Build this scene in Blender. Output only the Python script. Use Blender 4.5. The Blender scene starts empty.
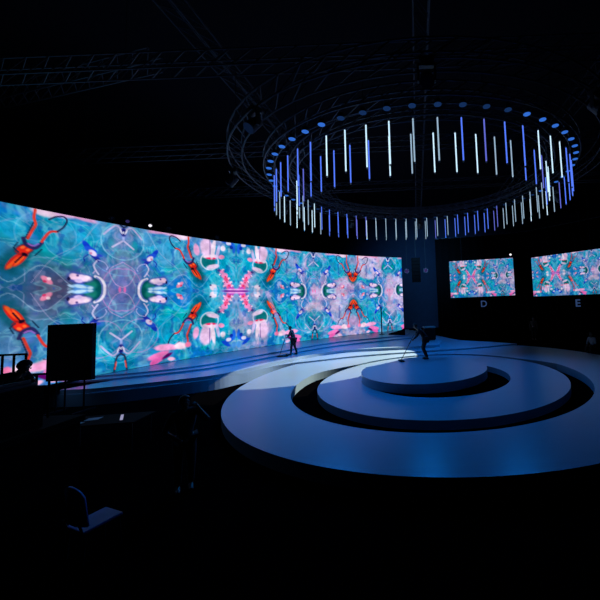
import bpy, bmesh, math, random
import numpy as np
from mathutils import Vector, Matrix
random.seed(7)
PI = math.pi
scene = bpy.context.scene
COL = scene.collection
EYE = 3.43            # camera height above the hall floor

# ------------------------------------------------------------------ render look
scene.view_settings.view_transform = 'Standard'
scene.view_settings.look = 'None'
scene.view_settings.gamma = 1.0
scene.view_settings.exposure = 0.0
scene.view_settings.use_curve_mapping = False

def lin(r, g, b):
    f = lambda c: (c/255.0)/12.92 if c/255.0 <= 0.04045 else ((c/255.0+0.055)/1.055)**2.4
    return (f(r), f(g), f(b))

# ------------------------------------------------------------------ materials
def mat(name, rgb, rough=0.5, metal=0.0, spec=0.5, noise=0.0, scale=6.0, bump=0.0):
    m = bpy.data.materials.new(name); m.use_nodes = True
    nt = m.node_tree; b = nt.nodes['Principled BSDF']
    b.inputs['Base Color'].default_value = (*rgb, 1)
    b.inputs['Roughness'].default_value = rough
    b.inputs['Metallic'].default_value = metal
    b.inputs['Specular IOR Level'].default_value = spec
    tc = nt.nodes.new('ShaderNodeTexCoord')
    n = nt.nodes.new('ShaderNodeTexNoise'); n.inputs['Scale'].default_value = scale
    n.inputs['Detail'].default_value = 4
    nt.links.new(tc.outputs['Object'], n.inputs['Vector'])
    if noise > 0:
        mx = nt.nodes.new('ShaderNodeMix'); mx.data_type = 'RGBA'
        mx.inputs[6].default_value = (*[c*(1-noise) for c in rgb], 1)
        mx.inputs[7].default_value = (*[min(1, c*(1+noise)) for c in rgb], 1)
        nt.links.new(n.outputs['Fac'], mx.inputs[0]); nt.links.new(mx.outputs[2], b.inputs['Base Color'])
    if bump > 0:
        bp = nt.nodes.new('ShaderNodeBump'); bp.inputs['Strength'].default_value = bump
        bp.inputs['Distance'].default_value = 0.02
        nt.links.new(n.outputs['Fac'], bp.inputs['Height']); nt.links.new(bp.outputs['Normal'], b.inputs['Normal'])
    return m

def glow(name, rgb, strength):
    m = bpy.data.materials.new(name); m.use_nodes = True
    nt = m.node_tree; nt.nodes.clear()
    e = nt.nodes.new('ShaderNodeEmission'); o = nt.nodes.new('ShaderNodeOutputMaterial')
    e.inputs['Color'].default_value = (*rgb, 1); e.inputs['Strength'].default_value = strength
    nt.links.new(e.outputs[0], o.inputs[0])
    return m

def stage_floor():
    """pale vinyl dance floor with faint long sheets and scuffs"""
    m = mat('stage_vinyl', (.18, .29, .36), .3, spec=.25)
    nt = m.node_tree; b = nt.nodes['Principled BSDF']
    tc = nt.nodes.new('ShaderNodeTexCoord')
    br = nt.nodes.new('ShaderNodeTexBrick'); br.inputs['Scale'].default_value = 1
    br.inputs['Brick Width'].default_value = 9.0; br.inputs['Row Height'].default_value = 1.5
    br.inputs['Mortar Size'].default_value = 0.006
    br.inputs['Color1'].default_value = (.18, .285, .36, 1); br.inputs['Color2'].default_value = (.19, .30, .375, 1)
    br.inputs['Mortar'].default_value = (.17, .27, .34, 1)
    nt.links.new(tc.outputs['Object'], br.inputs['Vector'])
    nz = nt.nodes.new('ShaderNodeTexNoise'); nz.inputs['Scale'].default_value = 1.3; nz.inputs['Detail'].default_value = 6
    nt.links.new(tc.outputs['Object'], nz.inputs['Vector'])
    mx = nt.nodes.new('ShaderNodeMix'); mx.data_type = 'RGBA'; mx.blend_type = 'MULTIPLY'; mx.inputs[0].default_value = .05
    nt.links.new(br.outputs['Color'], mx.inputs[6]); nt.links.new(nz.outputs['Color'], mx.inputs[7])
    nt.links.new(mx.outputs[2], b.inputs['Base Color'])
    mr = nt.nodes.new('ShaderNodeMapRange'); mr.inputs['To Min'].default_value = .27; mr.inputs['To Max'].default_value = .31
    nt.links.new(nz.outputs['Fac'], mr.inputs['Value']); nt.links.new(mr.outputs['Result'], b.inputs['Roughness'])
    return m

M = {}
M['vinyl'] = stage_floor()
M['riser'] = mat('stage_riser_board', (.3, .31, .33), .5, noise=.15)
M['black_floor'] = mat('black_floor', (.0011, .0011, .0012), .85, noise=.4, scale=2, spec=0.0)
M['black'] = mat('black_paint', (.003, .003, .0035), .75, noise=.3, spec=.03)
M['black_cloth'] = mat('black_cloth', (.0025, .0025, .003), .9, noise=.3, scale=20, spec=.02, bump=.3)
M['navy_wall'] = mat('navy_wall', (.03, .045, .085), .8, noise=.2, scale=1.5, spec=.1)
M['dark_wall'] = mat('dark_wall', (.010, .012, .018), .85, noise=.2, scale=2, spec=.1)
M['ceiling'] = mat('black_ceiling', (.006, .006, .009), .9, noise=.3, spec=.1)
M['truss'] = mat('truss_metal', (.06, .065, .08), .4, metal=.8, noise=.2, scale=8)
M['dark_truss'] = mat('dark_truss_metal', (.035, .038, .05), .45, metal=.7, noise=.2, scale=8)
M['housing'] = mat('lamp_housing', (.03, .03, .035), .45, noise=.2, scale=30)
M['cap'] = mat('tube_cap', (.25, .25, .27), .4, metal=.5, noise=.1, scale=40)
M['wire'] = mat('steel_wire', (.015, .015, .018), .6, metal=.3, noise=.1, scale=40)
M['skin'] = mat('skin', (.2, .12, .09), .55, noise=.12, scale=12)
M['hair'] = mat('black_hair', (.01, .008, .007), .6, noise=.4, scale=40)
M['dark_shirt'] = mat('dark_shirt', (.008, .009, .012), .85, noise=.3, scale=25)
M['black_trousers'] = mat('black_trousers', (.005, .005, .006), .9, noise=.3, scale=25)
M['grey_shirt'] = mat('grey_shirt', (.3, .3, .33), .85, noise=.15, scale=25)
M['brown_shirt'] = mat('brown_shirt', (.12, .08, .06), .85, noise=.2, scale=25)
M['shoe'] = mat('black_shoe', (.012, .012, .013), .5, noise=.2, scale=20)
M['teal_vest'] = mat('dark_teal_jacket', (.012, .03, .036), .8, noise=.2, scale=25)
M['blue_plastic'] = mat('dark_blue_plastic', (.05, .12, .34), .5, noise=.15, scale=10)
M['paper'] = mat('white_paper', (.7, .7, .7), .8, noise=.05, scale=20)
M['case'] = mat('grey_case', (.12, .12, .12), .6, noise=.2, scale=10)
M['screen_frame'] = mat('screen_frame', (.01, .01, .012), .6, noise=.2)
M['tube_white'] = glow('lit_tube_white', lin(196, 230, 250), 1.25)
M['tube_grey'] = glow('lit_tube_soft_white', lin(155, 184, 208), 1.0)
M['tube_blue'] = glow('lit_tube_blue', lin(84, 122, 250), 1.15)
M['tube_violet'] = glow('lit_tube_violet_blue', lin(105, 115, 225), .9)
M['lens_blue'] = glow('lit_lens_blue', lin(52, 112, 215), .9)
M['lens_dim'] = glow('lit_lens_dim_blue', lin(22, 50, 96), .8)
M['lens_faint'] = glow('lit_lens_faint_blue', lin(12, 26, 52), .8)
M['lens_violet'] = glow('lit_lens_violet', lin(60, 50, 110), .6)
M['lens_white'] = glow('lit_lens_white', lin(235, 232, 240), 1.2)
M['lens_off'] = mat('unlit_lens', (.05, .05, .07), .15, noise=.1, scale=30)
M['letter'] = glow('letter_added_glow', lin(42, 62, 100), 1.0)  # pale blue letter paint with glow added to show in the dark, no lamp
M['phone_lit'] = glow('lit_phone_screen', lin(150, 150, 185), 1.0)

# ------------------------------------------------------------------ mesh helpers
def bx(bm, x0, x1, y0, y1, z0, z1, mtx=None):
    vs = [bm.verts.new(Vector((x, y, z)) if mtx is None else mtx @ Vector((x, y, z)))
          for x in (x0, x1) for y in (y0, y1) for z in (z0, z1)]
    for f in ((0, 1, 3, 2), (4, 6, 7, 5), (0, 4, 5, 1), (2, 3, 7, 6), (0, 2, 6, 4), (1, 5, 7, 3)):
        bm.faces.new([vs[i] for i in f])

def bar(bm, a, b, r, n=6, r2=None):
    a, b = Vector(a), Vector(b); d = b-a
    if d.length < 1e-6: return
    d.normalize(); u = d.orthogonal().normalized(); w = d.cross(u); r2 = r if r2 is None else r2
    A = [bm.verts.new(a+(u*math.cos(2*PI*i/n)+w*math.sin(2*PI*i/n))*r) for i in range(n)]
    B = [bm.verts.new(b+(u*math.cos(2*PI*i/n)+w*math.sin(2*PI*i/n))*r2) for i in range(n)]
    for i in range(n):
        bm.faces.new((A[i], A[(i+1) % n], B[(i+1) % n], B[i]))
    bm.faces.new(A[::-1]); bm.faces.new(B)

def prism(bm, top, z0, z1):
    """top: list of (x,y) counter-clockwise"""
    lo = [bm.verts.new((x, y, z0)) for x, y in top]; hi = [bm.verts.new((x, y, z1)) for x, y in top]
    n = len(top)
    fs = [bm.faces.new(hi), bm.faces.new(lo[::-1])]
    for i in range(n):
        bm.faces.new((lo[i], lo[(i+1) % n], hi[(i+1) % n], hi[i]))
    bmesh.ops.triangulate(bm, faces=fs)

def ring_prism(bm, outer, inner, z0, z1):
    n = len(outer); V = []
    for z in (z0, z1):
        V.append(([bm.verts.new((x, y, z)) for x, y in outer], [bm.verts.new((x, y, z)) for x, y in inner]))
    (ol, il), (oh, ih) = V
    for i in range(n):
        j = (i+1) % n
        bm.faces.new((oh[i], oh[j], ih[j], ih[i])); bm.faces.new((ol[j], ol[i], il[i], il[j]))
        bm.faces.new((ol[i], ol[j], oh[j], oh[i])); bm.faces.new((il[j], il[i], ih[i], ih[j]))

def obj(name, bm, m, parent=None, smooth=False, bevel=0):
    me = bpy.data.meshes.new(name)
    bmesh.ops.recalc_face_normals(bm, faces=bm.faces)
    bm.to_mesh(me); bm.free()
    me.materials.append(m)
    if smooth:
        me.polygons.foreach_set('use_smooth', [True]*len(me.polygons))
    o = bpy.data.objects.new(name, me); COL.objects.link(o)
    if parent is not None: o.parent = parent
    if bevel:
        b = o.modifiers.new('bevel', 'BEVEL'); b.width = bevel; b.segments = 2; b.limit_method = 'ANGLE'
    return o

def tag(o, label, cat, group=None):
    o['label'] = label; o['category'] = cat
    if group: o['group'] = group
    return o

def thing(name, label, cat, loc=(0, 0, 0), rz=0, group=None):
    o = bpy.data.objects.new(name, None); COL.objects.link(o)
    o.location = loc; o.rotation_euler = (0, 0, rz); o.empty_display_size = .2
    return tag(o, label, cat, group)

def struct(name, bm, m):
    o = obj(name, bm, m); o['kind'] = 'structure'; return o

def dup(root, loc, rot, label, group):
    r = root.copy(); COL.objects.link(r); r.location = loc; r.rotation_euler = rot
    r['label'] = label; r['group'] = group
    for ch in list(root.children):
        c = ch.copy(); COL.objects.link(c); c.parent = r
        for g in ch.children:
            d = g.copy(); COL.objects.link(d); d.parent = c
    return r

def spline(pts, n=10):
    """Catmull-Rom through plan points"""
    P = [Vector((*p, 0)) for p in pts]; P = [P[0]*2-P[1]]+P+[P[-1]*2-P[-2]]; out = []
    for i in range(1, len(P)-2):
        for k in range(n):
            t = k/n; a, b, c, d = P[i-1], P[i], P[i+1], P[i+2]
            q = .5*((2*b)+(c-a)*t+(2*a-5*b+4*c-d)*t*t+(3*b-a-3*c+d)*t**3)
            out.append((q.x, q.y))
    out.append((P[-2].x, P[-2].y))
    return out

ORD = ['zeroth', 'first', 'second', 'third', 'fourth', 'fifth', 'sixth', 'seventh', 'eighth', 'ninth', 'tenth', 'eleventh',
       'twelfth', 'thirteenth', 'fourteenth', 'fifteenth', 'sixteenth', 'seventeenth', 'eighteenth', 'nineteenth']
def ordinal(n):
    if n < 20: return ORD[n]
    t, u = divmod(n, 10); w = {2: 'twent', 3: 'thirt', 4: 'fort'}[t]
    return w+'ieth' if u == 0 else w+'y-'+ORD[u]

# ------------------------------------------------------------------ the hall
b = bmesh.new(); bx(b, -26, 30, -6, 40, -.2, 0); struct('floor', b, M['black_floor'])
b = bmesh.new(); bx(b, -26, 30, -6, 40, 14, 14.2); struct('ceiling', b, M['ceiling'])
b = bmesh.new(); bx(b, -26, 30, 40, 40.2, 0, 14); struct('wall_back', b, M['navy_wall'])
b = bmesh.new(); bx(b, -26.2, -26, -6, 40, 0, 14); struct('wall_left', b, M['dark_wall'])
b = bmesh.new(); bx(b, 30, 30.2, -6, 40, 0, 14); struct('wall_right', b, M['dark_wall'])
b = bmesh.new(); bx(b, -26, 30, -6.2, -6, 0, 14); struct('wall_front', b, M['dark_wall'])

# ------------------------------------------------------------------ LED wall picture (drawn into the display as colours)
SC = (11.03, 6.895); SR = 25.99              # plan centre and radius of the curved wall
TH0 = math.radians(118.43)                   # right end
SLEN = 25.8; SBOT = .79; STOP = 7.55         # length along the curve, bottom, top
AX = (19.95, 8.45, 1.43)                     # mirror axes of the kaleidoscope

def vnoise(x, y, seed):
    xi = np.floor(x).astype(np.int64); yi = np.floor(y).astype(np.int64); fx = x-xi; fy = y-yi
    fx = fx*fx*(3-2*fx); fy = fy*fy*(3-2*fy)
    def h(a, c):
        n = (a*374761393+c*668265263+seed*974634777) & 0xffffffff
        n = ((n ^ (n >> 13))*1274126177) & 0xffffffff
        return ((n ^ (n >> 16)) & 0xffff)/65535.0
    return (h(xi, yi)*(1-fx)+h(xi+1, yi)*fx)*(1-fy)+(h(xi, yi+1)*(1-fx)+h(xi+1, yi+1)*fx)*fy

def fbm(x, y, seed, o=4):
    s = 0; a = .5; t = 0
    for k in range(o):
        s = s+a*vnoise(x*2**k, y*2**k, seed+k*7); t += a; a *= .55
    return s/t

def sm(a, b_, x):
    t = np.clip((x-a)/(b_-a), 0, 1); return t*t*(3-2*t)

class Art:
    """paints the kaleidoscope picture on a grid of (s, t) metres along / up the LED wall"""
    def __init__(self, S, T):
        self.S, self.T = S, T
        A = np.array(AX+(31.5,))
        self.d = np.min(np.abs(S[..., None]-A), axis=-1)      # distance to the nearest mirror axis
        self.v = np.abs(T-3.72); self.vs = T-3.72
        self.C = np.zeros(S.shape+(3,))
        self.background()
    def mix(self, rgb, a):
        a = np.clip(a, 0, 1)[..., None]; self.C = self.C*(1-a)+np.array(rgb)/255.0*a
    def background(self):
        d, v, S, T = self.d, self.v, self.S, self.T
        wx = fbm(d*.5+3, v*.5, 11)*3.4; wy = fbm(d*.5, v*.5+9, 12)*3.4
        n1 = fbm(d*.55+wx, v*.55+wy, 1); n2 = fbm(d*.8+wy+4, v*.8-wx, 2); n3 = fbm(d*1.7+wx*1.6, v*1.7+wy*1.6, 3)
        n4 = fbm(S*.33+7, T*.4, 5); n5 = fbm(S*.45+wx*.5, T*.5+wy*.5+30, 6); n6 = fbm(S*.9+wy, T*.9+wx, 8)
        left = sm(9, 20, S)
        self.C[:] = np.array((26, 158, 190))/255.0
        self.mix((6, 112, 150), sm(.42, .62, n1)*.85)
        self.mix((40, 118, 196), sm(.5, .66, n2)*.8)
        self.mix((110, 206, 222), sm(.52, .7, n3)*.6)
        self.mix((14, 168, 164), sm(.5, .66, fbm(d*.7-wx, v*.7+wy, 21))*.65)
        self.mix((186, 150, 204), sm(.5, .66, n5)*(.62-.34*left))                # pinkish clouds on the right
        self.mix((96, 150, 206), sm(.52, .7, n6)*.3)
        self.mix((132, 112, 168), sm(.5, .64, n4)*.42*left)                     # violet clouds on the left
        self.mix((122, 112, 164), np.exp(-((d-.1)/1.05)**2-(v/1.9)**2)*.8*sm(.2, .6, n3+.2)*(.3+.7*left))
        self.mix((86, 78, 104), np.exp(-((S-22.3)/1.45)**2-(v/1.15)**2)*.95)     # dark grey haze
        self.mix((20, 96, 124), np.exp(-((S-23.9)/.8)**2-(v/1.5)**2)*.55)
        self.mix((236, 206, 232), sm(.6, .74, n5)*.7*(1-left))
        self.mix((225, 170, 205), sm(.6, .72, fbm(S*.8+9, T*.8-wx, 9))*.55*(1-.6*left))
        self.mix((160, 222, 230), sm(.05, .0, np.abs(n1-.5))*.35)
        self.mix((200, 180, 222), sm(.03, .0, np.abs(n2-.47))*.35)
        self.mix((10, 84, 122), sm(.025, .0, np.abs(n3-.43))*.2)
        # white and pink specks
        n7 = fbm(d*3.2, v*3.2, 15, 2); self.mix((230, 215, 240), sm(.78, .84, n7)*.6*(1-.7*left))
        self.mix((30, 60, 150), sm(.22, .17, n7)*.35)
    # shapes: at (x,y) in mirrored (d,v); side: 0 both halves, -1 lower half only, 1 upper half only
    def uv(self, e):
        return (np.abs(self.d-e) if e is not None else self.d), self.v
    def half(self, a, side):
        return a if side == 0 else a*((self.vs < 0) if side < 0 else (self.vs > 0))
    def rng(self, rngs):
        if rngs is None: return 1.0
        return ((self.S > rngs[0]) & (self.S < rngs[1])).astype(float)
    def blob(self, x, y, rx, ry, rot, rgb, a=1, soft=.25, side=0, rngs=None, wob=0):
        c, s = math.cos(rot), math.sin(rot); dx, dy = self.d-x, self.v-y
        q = np.sqrt(((dx*c+dy*s)/rx)**2+((-dx*s+dy*c)/ry)**2)
        if wob: q = q+wob*(fbm(self.d*3+5, self.v*3, 33)-.5)
        self.mix(rgb, self.half(sm(1+soft, 1-soft, q)*a, side)*self.rng(rngs))
    def poly(self, pts, w, rgb, a=1, side=0, rngs=None):
        D = np.full(self.S.shape, 9.0)
        for (x0, y0), (x1, y1) in zip(pts[:-1], pts[1:]):
            px, py = self.d-x0, self.v-y0; ex, ey = x1-x0, y1-y0
            h = np.clip((px*ex+py*ey)/(ex*ex+ey*ey+1e-9), 0, 1)
            D = np.minimum(D, np.hypot(px-ex*h, py-ey*h))
        self.mix(rgb, self.half(sm(w*1.35, w*.55, D)*a, side)*self.rng(rngs))
    def curve(self, pts, w, rgb, a=1, side=0, rngs=None):
        self.poly(spline(pts, 5), w, rgb, a, side, rngs)
    def circ(self, x, y, r, w, rgb, a=1, side=0, rngs=None, sy=1.0):
        q = np.abs(np.hypot(self.d-x, (self.v-y)*sy)-r)
        self.mix(rgb, self.half(sm(w*1.5, w*.5, q)*a, side)*self.rng(rngs))
    def paint(self):
        P = self
        # thin drawn rings and strings
        P.circ(0, 2.25, .85, .025, (150, 205, 225), .6); P.circ(0, 2.0, 1.35, .02, (130, 190, 220), .45)
        P.circ(.15, .1, .62, .02, (200, 150, 210), .6, sy=.7); P.circ(1.9, 2.0, .8, .02, (150, 200, 225), .35)
        P.circ(.75, 2.2, .8, .025, (196, 160, 214), .55, side=-1); P.circ(2.6, 2.1, .9, .02, (150, 190, 225), .35)
        P.curve([(5.4, .3), (4.4, 1.1), (3.6, .2), (2.7, .9), (1.8, .1)], .018, (200, 215, 235), .4)
        P.curve([(0, 1.3), (.5, .9), (.3, .3), (0, .1)], .018, (215, 170, 215), .6)
        P.curve([(1.0, 2.9), (1.6, 1.9), (2.4, 1.2), (3.0, .2)], .015, (210, 190, 225), .4)
        # pale pink blossom along the top edge
        P.blob(2.2, 3.1, .75, .22, -.08, (232, 186, 222), .95, .3, wob=.5, side=1)
        P.blob(2.7, 2.96, .35, .16, .15, (240, 215, 235), .9, .3, wob=.4, side=1)
        P.blob(1.45, 3.05, .45, .14, .2, (240, 170, 205), .8, .3, wob=.4, side=1)
        # white orchid heads left and right of each axis
        P.blob(1.12, 0, .42, .54, 0, (40, 70, 140), .8, .2, wob=.3); P.blob(1.1, 0, .36, .48, 0, (16, 82, 86), 1, .2); P.blob(1.14, .2, .2, .18, .4, (46, 132, 118), .8, .4)
        P.curve([(1.02, .56), (.82, .46), (.69, .22), (.67, 0), (.67, -.1)], .055, (232, 226, 242), 1)
        P.curve([(.98, .52), (.86, .4), (.77, .2), (.75, 0)], .03, (120, 130, 190), .8)
        for x, y, rx, ry in ((1.42, .46, .3, .2), (1.74, .5, .18, .17), (1.58, .34, .2, .12)):
            P.blob(x, y, rx+.04, ry+.04, .1, (84, 84, 165), .6, .25, wob=.7)
        for x, y, rx, ry, c in ((1.42, .46, .27, .16, (236, 214, 240)), (1.74, .5, .15, .13, (240, 208, 232)), (1.58, .34, .15, .08, (214, 196, 236)), (1.3, .5, .1, .08, (250, 232, 246))):
            P.blob(x, y, rx, ry, .1, c, 1, .25, wob=.6)
        P.blob(1.9, .42, .05, .08, 0, (26, 26, 60), .9, .3); P.blob(1.62, .56, .05, .04, 0, (70, 60, 120), .8, .3)
        P.blob(1.42, .08, .34, .13, .1, (96, 150, 210), .95, .3, wob=.6); P.blob(1.5, .1, .22, .07, .2, (196, 224, 242), .95, .35, wob=.6); P.blob(1.82, .12, .12, .05, .3, (186, 214, 238), .9, .4)
        P.blob(1.18, .06, .1, .06, 0, (206, 230, 242), .85, .4)
        # blue and white bugs on the diagonals
        P.blob(1.34, 1.86, .26, .1, .95, (36, 70, 182), 1, .25, wob=.6); P.blob(1.22, 1.72, .24, .11, .4, (48, 90, 196), 1, .25, wob=.6)
        P.blob(1.02, 1.4, .22, .1, .7, (44, 60, 160), 1, .25, wob=.6); P.blob(.92, 1.5, .14, .06, .1, (60, 80, 180), .95, .3, wob=.5)
        P.blob(1.13, 1.58, .17, .1, .75, (230, 216, 242), 1, .25, wob=.4); P.blob(1.2, 1.56, .05, .06, .7, (190, 120, 160), .8, .4); P.blob(.95, 1.28, .08, .06, .7, (28, 36, 112), 1, .3)
        P.curve([(.98, 1.25), (1.08, 1.05), (1.0, .82), (.9, .66)], .032, (208, 205, 236), .95); P.curve([(1.0, .84), (1.1, .7)], .022, (214, 190, 230), .8)
        P.curve([(.95, 1.3), (.72, 1.22), (.58, 1.02), (.62, .9)], .024, (176, 184, 228), .85)
        P.poly([(1.28, 1.5), (1.44, 1.34), (1.4, 1.2)], .025, (30, 50, 140), .85)
        # stick figures on the axis, top and bottom
        P.poly([(0, 2.32), (.42, 1.96)], .04, (206, 198, 232), .95); P.poly([(0, 2.32), (0, 2.6)], .05, (170, 180, 225), .9)
        P.curve([(.1, 2.85), (.3, 2.98), (.55, 2.75), (.75, 2.5)], .04, (200, 190, 228), .9)
        P.blob(0, 2.72, .11, .2, 0, (30, 36, 110), 1, .3); P.blob(.1, 2.74, .04, .14, -.4, (230, 225, 245), .9, .3)
        P.blob(0, 2.7, .03, .06, 0, (240, 240, 250), .9, .3)
        P.curve([(0, 2.95), (.13, 3.05), (.2, 3.3), (.25, 3.75)], .04, (40, 44, 70), .9); P.curve([(.17, 3.3), (.22, 3.6)], .03, (214, 92, 80), .9)
        # little pink and white brick pairs
        P.blob(2.56, .32, .22, .1, .75, (232, 150, 178), .95, .2); P.blob(2.5, .38, .06, .06, .7, (250, 225, 235), .9, .3)
        P.blob(2.62, .27, .06, .05, .7, (200, 70, 110), .9, .3); P.blob(.1, 0, .05, .13, 0, (236, 120, 180), .8, .4)
        # orange beetles
        for a, r in (((11, 25.9), 0), ((0, 11), 1)):
            P.blob(3.42, 1.0, .52, .34, -1.05, (20, 78, 92), .75, .35, rngs=a, wob=.8)
            P.blob(3.48, .96, .36, .1, -1.02, (196, 50, 44), 1, .2, rngs=a, wob=.2); P.blob(3.3, 1.06, .34, .1, -1.02, (206, 58, 46), 1, .2, rngs=a, wob=.2)
            P.blob(3.5, .92, .26, .04, -1.02, (240, 100, 56), .9, .4, rngs=a); P.blob(3.33, 1.0, .25, .04, -1.02, (244, 116, 64), .9, .4, rngs=a)
            P.blob(3.58, .76, .1, .06, -1.0, (214, 110, 60), .8, .4, rngs=a)
            P.blob(3.2, 1.45, .19, .29, .95, (60, 22, 44), .8, .2, rngs=a); P.blob(3.2, 1.45, .15, .25, .95, (204, 54, 44), 1, .22, rngs=a, wob=.3)
            P.blob(3.26, 1.5, .05, .07, .95, (252, 130, 76), .9, .4, rngs=a); P.blob(3.12, 1.42, .05, .06, .95, (250, 120, 70), .9, .4, rngs=a)
            P.poly([(3.44, .92), (3.2, 1.27)], .028, (44, 16, 36), .95, rngs=a); P.blob(3.2, 1.24, .06, .09, -1.0, (30, 14, 34), .95, .3, rngs=a)
            P.curve([(3.26, 1.85), (3.16, 1.6), (2.92, 1.52), (2.74, 1.76)], .06, (46, 46, 92), .95, rngs=a)
            P.curve([(3.12, 1.66), (2.98, 1.6), (2.84, 1.7)], .03, (150, 110, 190), .9, rngs=a)
            P.blob(2.98, 1.85, .14, .2, 0, (90, 120, 190), .5, .4, rngs=a)
            P.curve([(3.14, 1.86), (3.02, 2.2), (2.94, 2.44), (2.99, 2.68), (2.97, 3.0)], .045, (204, 74, 62), 1, rngs=a)
            P.curve([(3.2, 1.88), (3.08, 2.25), (3.0, 2.5)], .022, (40, 40, 66), .9, rngs=a)
            P.curve([(2.75, 1.8), (2.62, 2.08), (2.5, 2.24), (2.3, 2.29)], .045, (200, 70, 64), 1, rngs=a)
            P.curve([(2.3, 2.29), (2.12, 2.5), (2.02, 2.78), (2.11, 2.93), (2.36, 2.88), (2.56, 2.72)], .032, (38, 42, 78), .95, rngs=a)
            P.poly([(3.4, 1.66), (3.5, 1.45), (3.36, 1.3)], .025, (24, 44, 70), .8, rngs=a); P.poly([(2.92, 1.24), (2.74, 1.5)], .025, (24, 44, 70), .8, rngs=a)
        # pink peonies along the bottom
        for x, rg in ((1.9, None), (2.45, (19.95, 25.9))):
            P.blob(x, 2.95, .62, .17, .12, (246, 180, 222), 1, .25, side=-1, rngs=rg, wob=.5)
            P.blob(x-.3, 3.3, .5, .16, -.25, (240, 140, 200), 1, .25, side=-1, rngs=rg, wob=.5)
            P.blob(x-.4, 3.55, .34, .13, -.4, (232, 120, 190), 1, .25, side=-1, rngs=rg, wob=.5)
            P.blob(x+.1, 3.38, .26, .09, -.5, (92, 22, 98), 1, .3, side=-1, rngs=rg, wob=.5)
            P.blob(x+.28, 3.58, .18, .09, .2, (250, 200, 230), 1, .3, side=-1, rngs=rg)
            P.blob(x+.72, 2.98, .3, .2, .35, (250, 222, 240), 1, .3, side=-1, rngs=rg, wob=.5)
            P.blob(x+1.1, 2.95, .14, .14, 0, (240, 140, 180), .95, .3, side=-1, rngs=rg, wob=.5)
        # pink chain with the violet knot half way between the axes
        J = (12.3, 16.5)
        for x, y, r, c in ((5.02, .95, .2, (240, 160, 206)), (5.12, .7, .17, (232, 104, 150)), (5.2, .45, .2, (244, 170, 214)), (5.33, .24, .19, (235, 110, 160)),
                           (4.86, 1.18, .14, (222, 150, 196)), (5.45, .05, .22, (190, 90, 190))):
            P.blob(x, y, r, r*.9, 0, c, 1, .28, rngs=J, wob=.7)
        for x, y in ((4.95, 1.3), (5.3, .78), (4.98, .6), (5.0, .3), (5.42, .55), (4.75, 1.0), (5.5, .32)):
            P.blob(x, y, .07, .07, 0, (250, 216, 238), .95, .3, rngs=J, wob=.8); P.blob(x+.03, y-.05, .03, .03, 0, (140, 40, 130), .9, .3, rngs=J)
        P.blob(5.6, 0, .7, .07, 0, (120, 40, 140), .9, .4, rngs=J); P.blob(5.6, .1, .55, .05, 0, (236, 180, 230), .9, .4, rngs=J)
        for x, y in ((5.08, .88), (5.18, .55), (5.3, .33)): P.blob(x, y, .05, .05, 0, (210, 40, 90), .9, .4, rngs=J)
        P.blob(4.36, .2, .2, .2, .3, (240, 226, 244), 1, .25, rngs=J, wob=.6); P.blob(4.2, .34, .07, .05, 0, (40, 50, 100), .8, .3, rngs=J)
        P.blob(4.5, .1, .12, .1, 0, (170, 200, 235), .9, .3, rngs=J)
        # drooping white vases with green mouths
        for J2 in ((12.0, 16.7), (24.6, 25.9)):
            P.blob(4.08, 1.75, .42, .4, 0, (24, 110, 116), .9, .25, rngs=J2); P.circ(4.15, 1.75, .5, .035, (226, 230, 244), .85, rngs=J2)
            P.blob(4.2, 2.03, .46, .13, .08, (246, 222, 240), 1, .25, rngs=J2); P.blob(4.24, 1.94, .3, .06, .05, (226, 60, 110), 1, .35, rngs=J2)
            P.blob(4.35, 1.45, .38, .14, .3, (232, 212, 238), 1, .25, rngs=J2, wob=.5); P.blob(4.7, 1.25, .1, .08, .3, (70, 70, 130), .9, .3, rngs=J2)
            P.blob(3.95, 2.6, .36, .55, .06, (236, 206, 238), 1, .22, rngs=J2, wob=.4); P.blob(4.35, 2.5, .13, .6, -.15, (244, 226, 244), 1, .25, rngs=J2, wob=.4)
            P.blob(3.42, 2.35, .16, .34, .15, (238, 182, 222), 1, .25, rngs=J2, wob=.4); P.blob(4.62, 2.35, .1, .42, -.2, (216, 196, 236), .9, .3, rngs=J2)
            P.poly([(4.17, 2.2), (4.15, 3.1)], .025, (110, 90, 150), .8, rngs=J2); P.blob(4.85, 2.08, .18, .12, .2, (240, 160, 196), .95, .25, rngs=J2, wob=.6)
            P.blob(4.92, 2.62, .16, .16, 0, (240, 224, 240), .95, .3, rngs=J2, wob=.5)
        # blue and white leaf flower
        for x, y, rx, ry, ro, c in ((5.3, 3.0, .3, .16, -.3, (40, 90, 200)), (5.12, 3.2, .3, .1, .6, (36, 80, 190)), (5.6, 2.7, .1, .3, 0, (50, 110, 205)), (5.28, 2.98, .17, .12, 0, (226, 222, 244)), (5.6, 3.35, .14, .2, 0, (90, 150, 210)), (5.45, 2.75, .1, .1, 0, (30, 60, 160))):
            P.blob(x, y, rx, ry, ro, c, 1, .25, rngs=J, wob=.4)
        # pink cross between the joined beetles, and a pale path of light
        P.blob(7.02-3.0, .3, .5, .1, .9, (232, 170, 214), .8, .5, rngs=(2, 7.6), wob=.8); P.blob(3.75, .35, .35, .1, -.6, (236, 180, 220), .7, .5, rngs=(2, 7.6), wob=.8)
        P.blob(3.5, 2.55, .5, .35, 0, (190, 150, 190), .55, .5, rngs=(2, 7.6), wob=.8)
        P.C = np.where((self.vs < 0)[..., None] & (np.abs(self.S-(10.6+.42*(self.T)))[..., None] < .13), P.C*.5+np.array((225, 190, 235))/255*.5, P.C)
        P.blob(.3, 1.2, .6, .3, .3, (240, 200, 220), .6, .5, side=-1, rngs=(7, 9.5), wob=.8)
        # brush grain
        g = fbm(self.S*5, self.T*5, 77, 3)-.5
        g2 = fbm(self.S*2.2+4, self.T*2.2, 78, 4)-.5
        c = self.C*(1+.25*g[..., None]+.28*g2[..., None]); m_ = c.mean(-1, keepdims=True)
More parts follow.
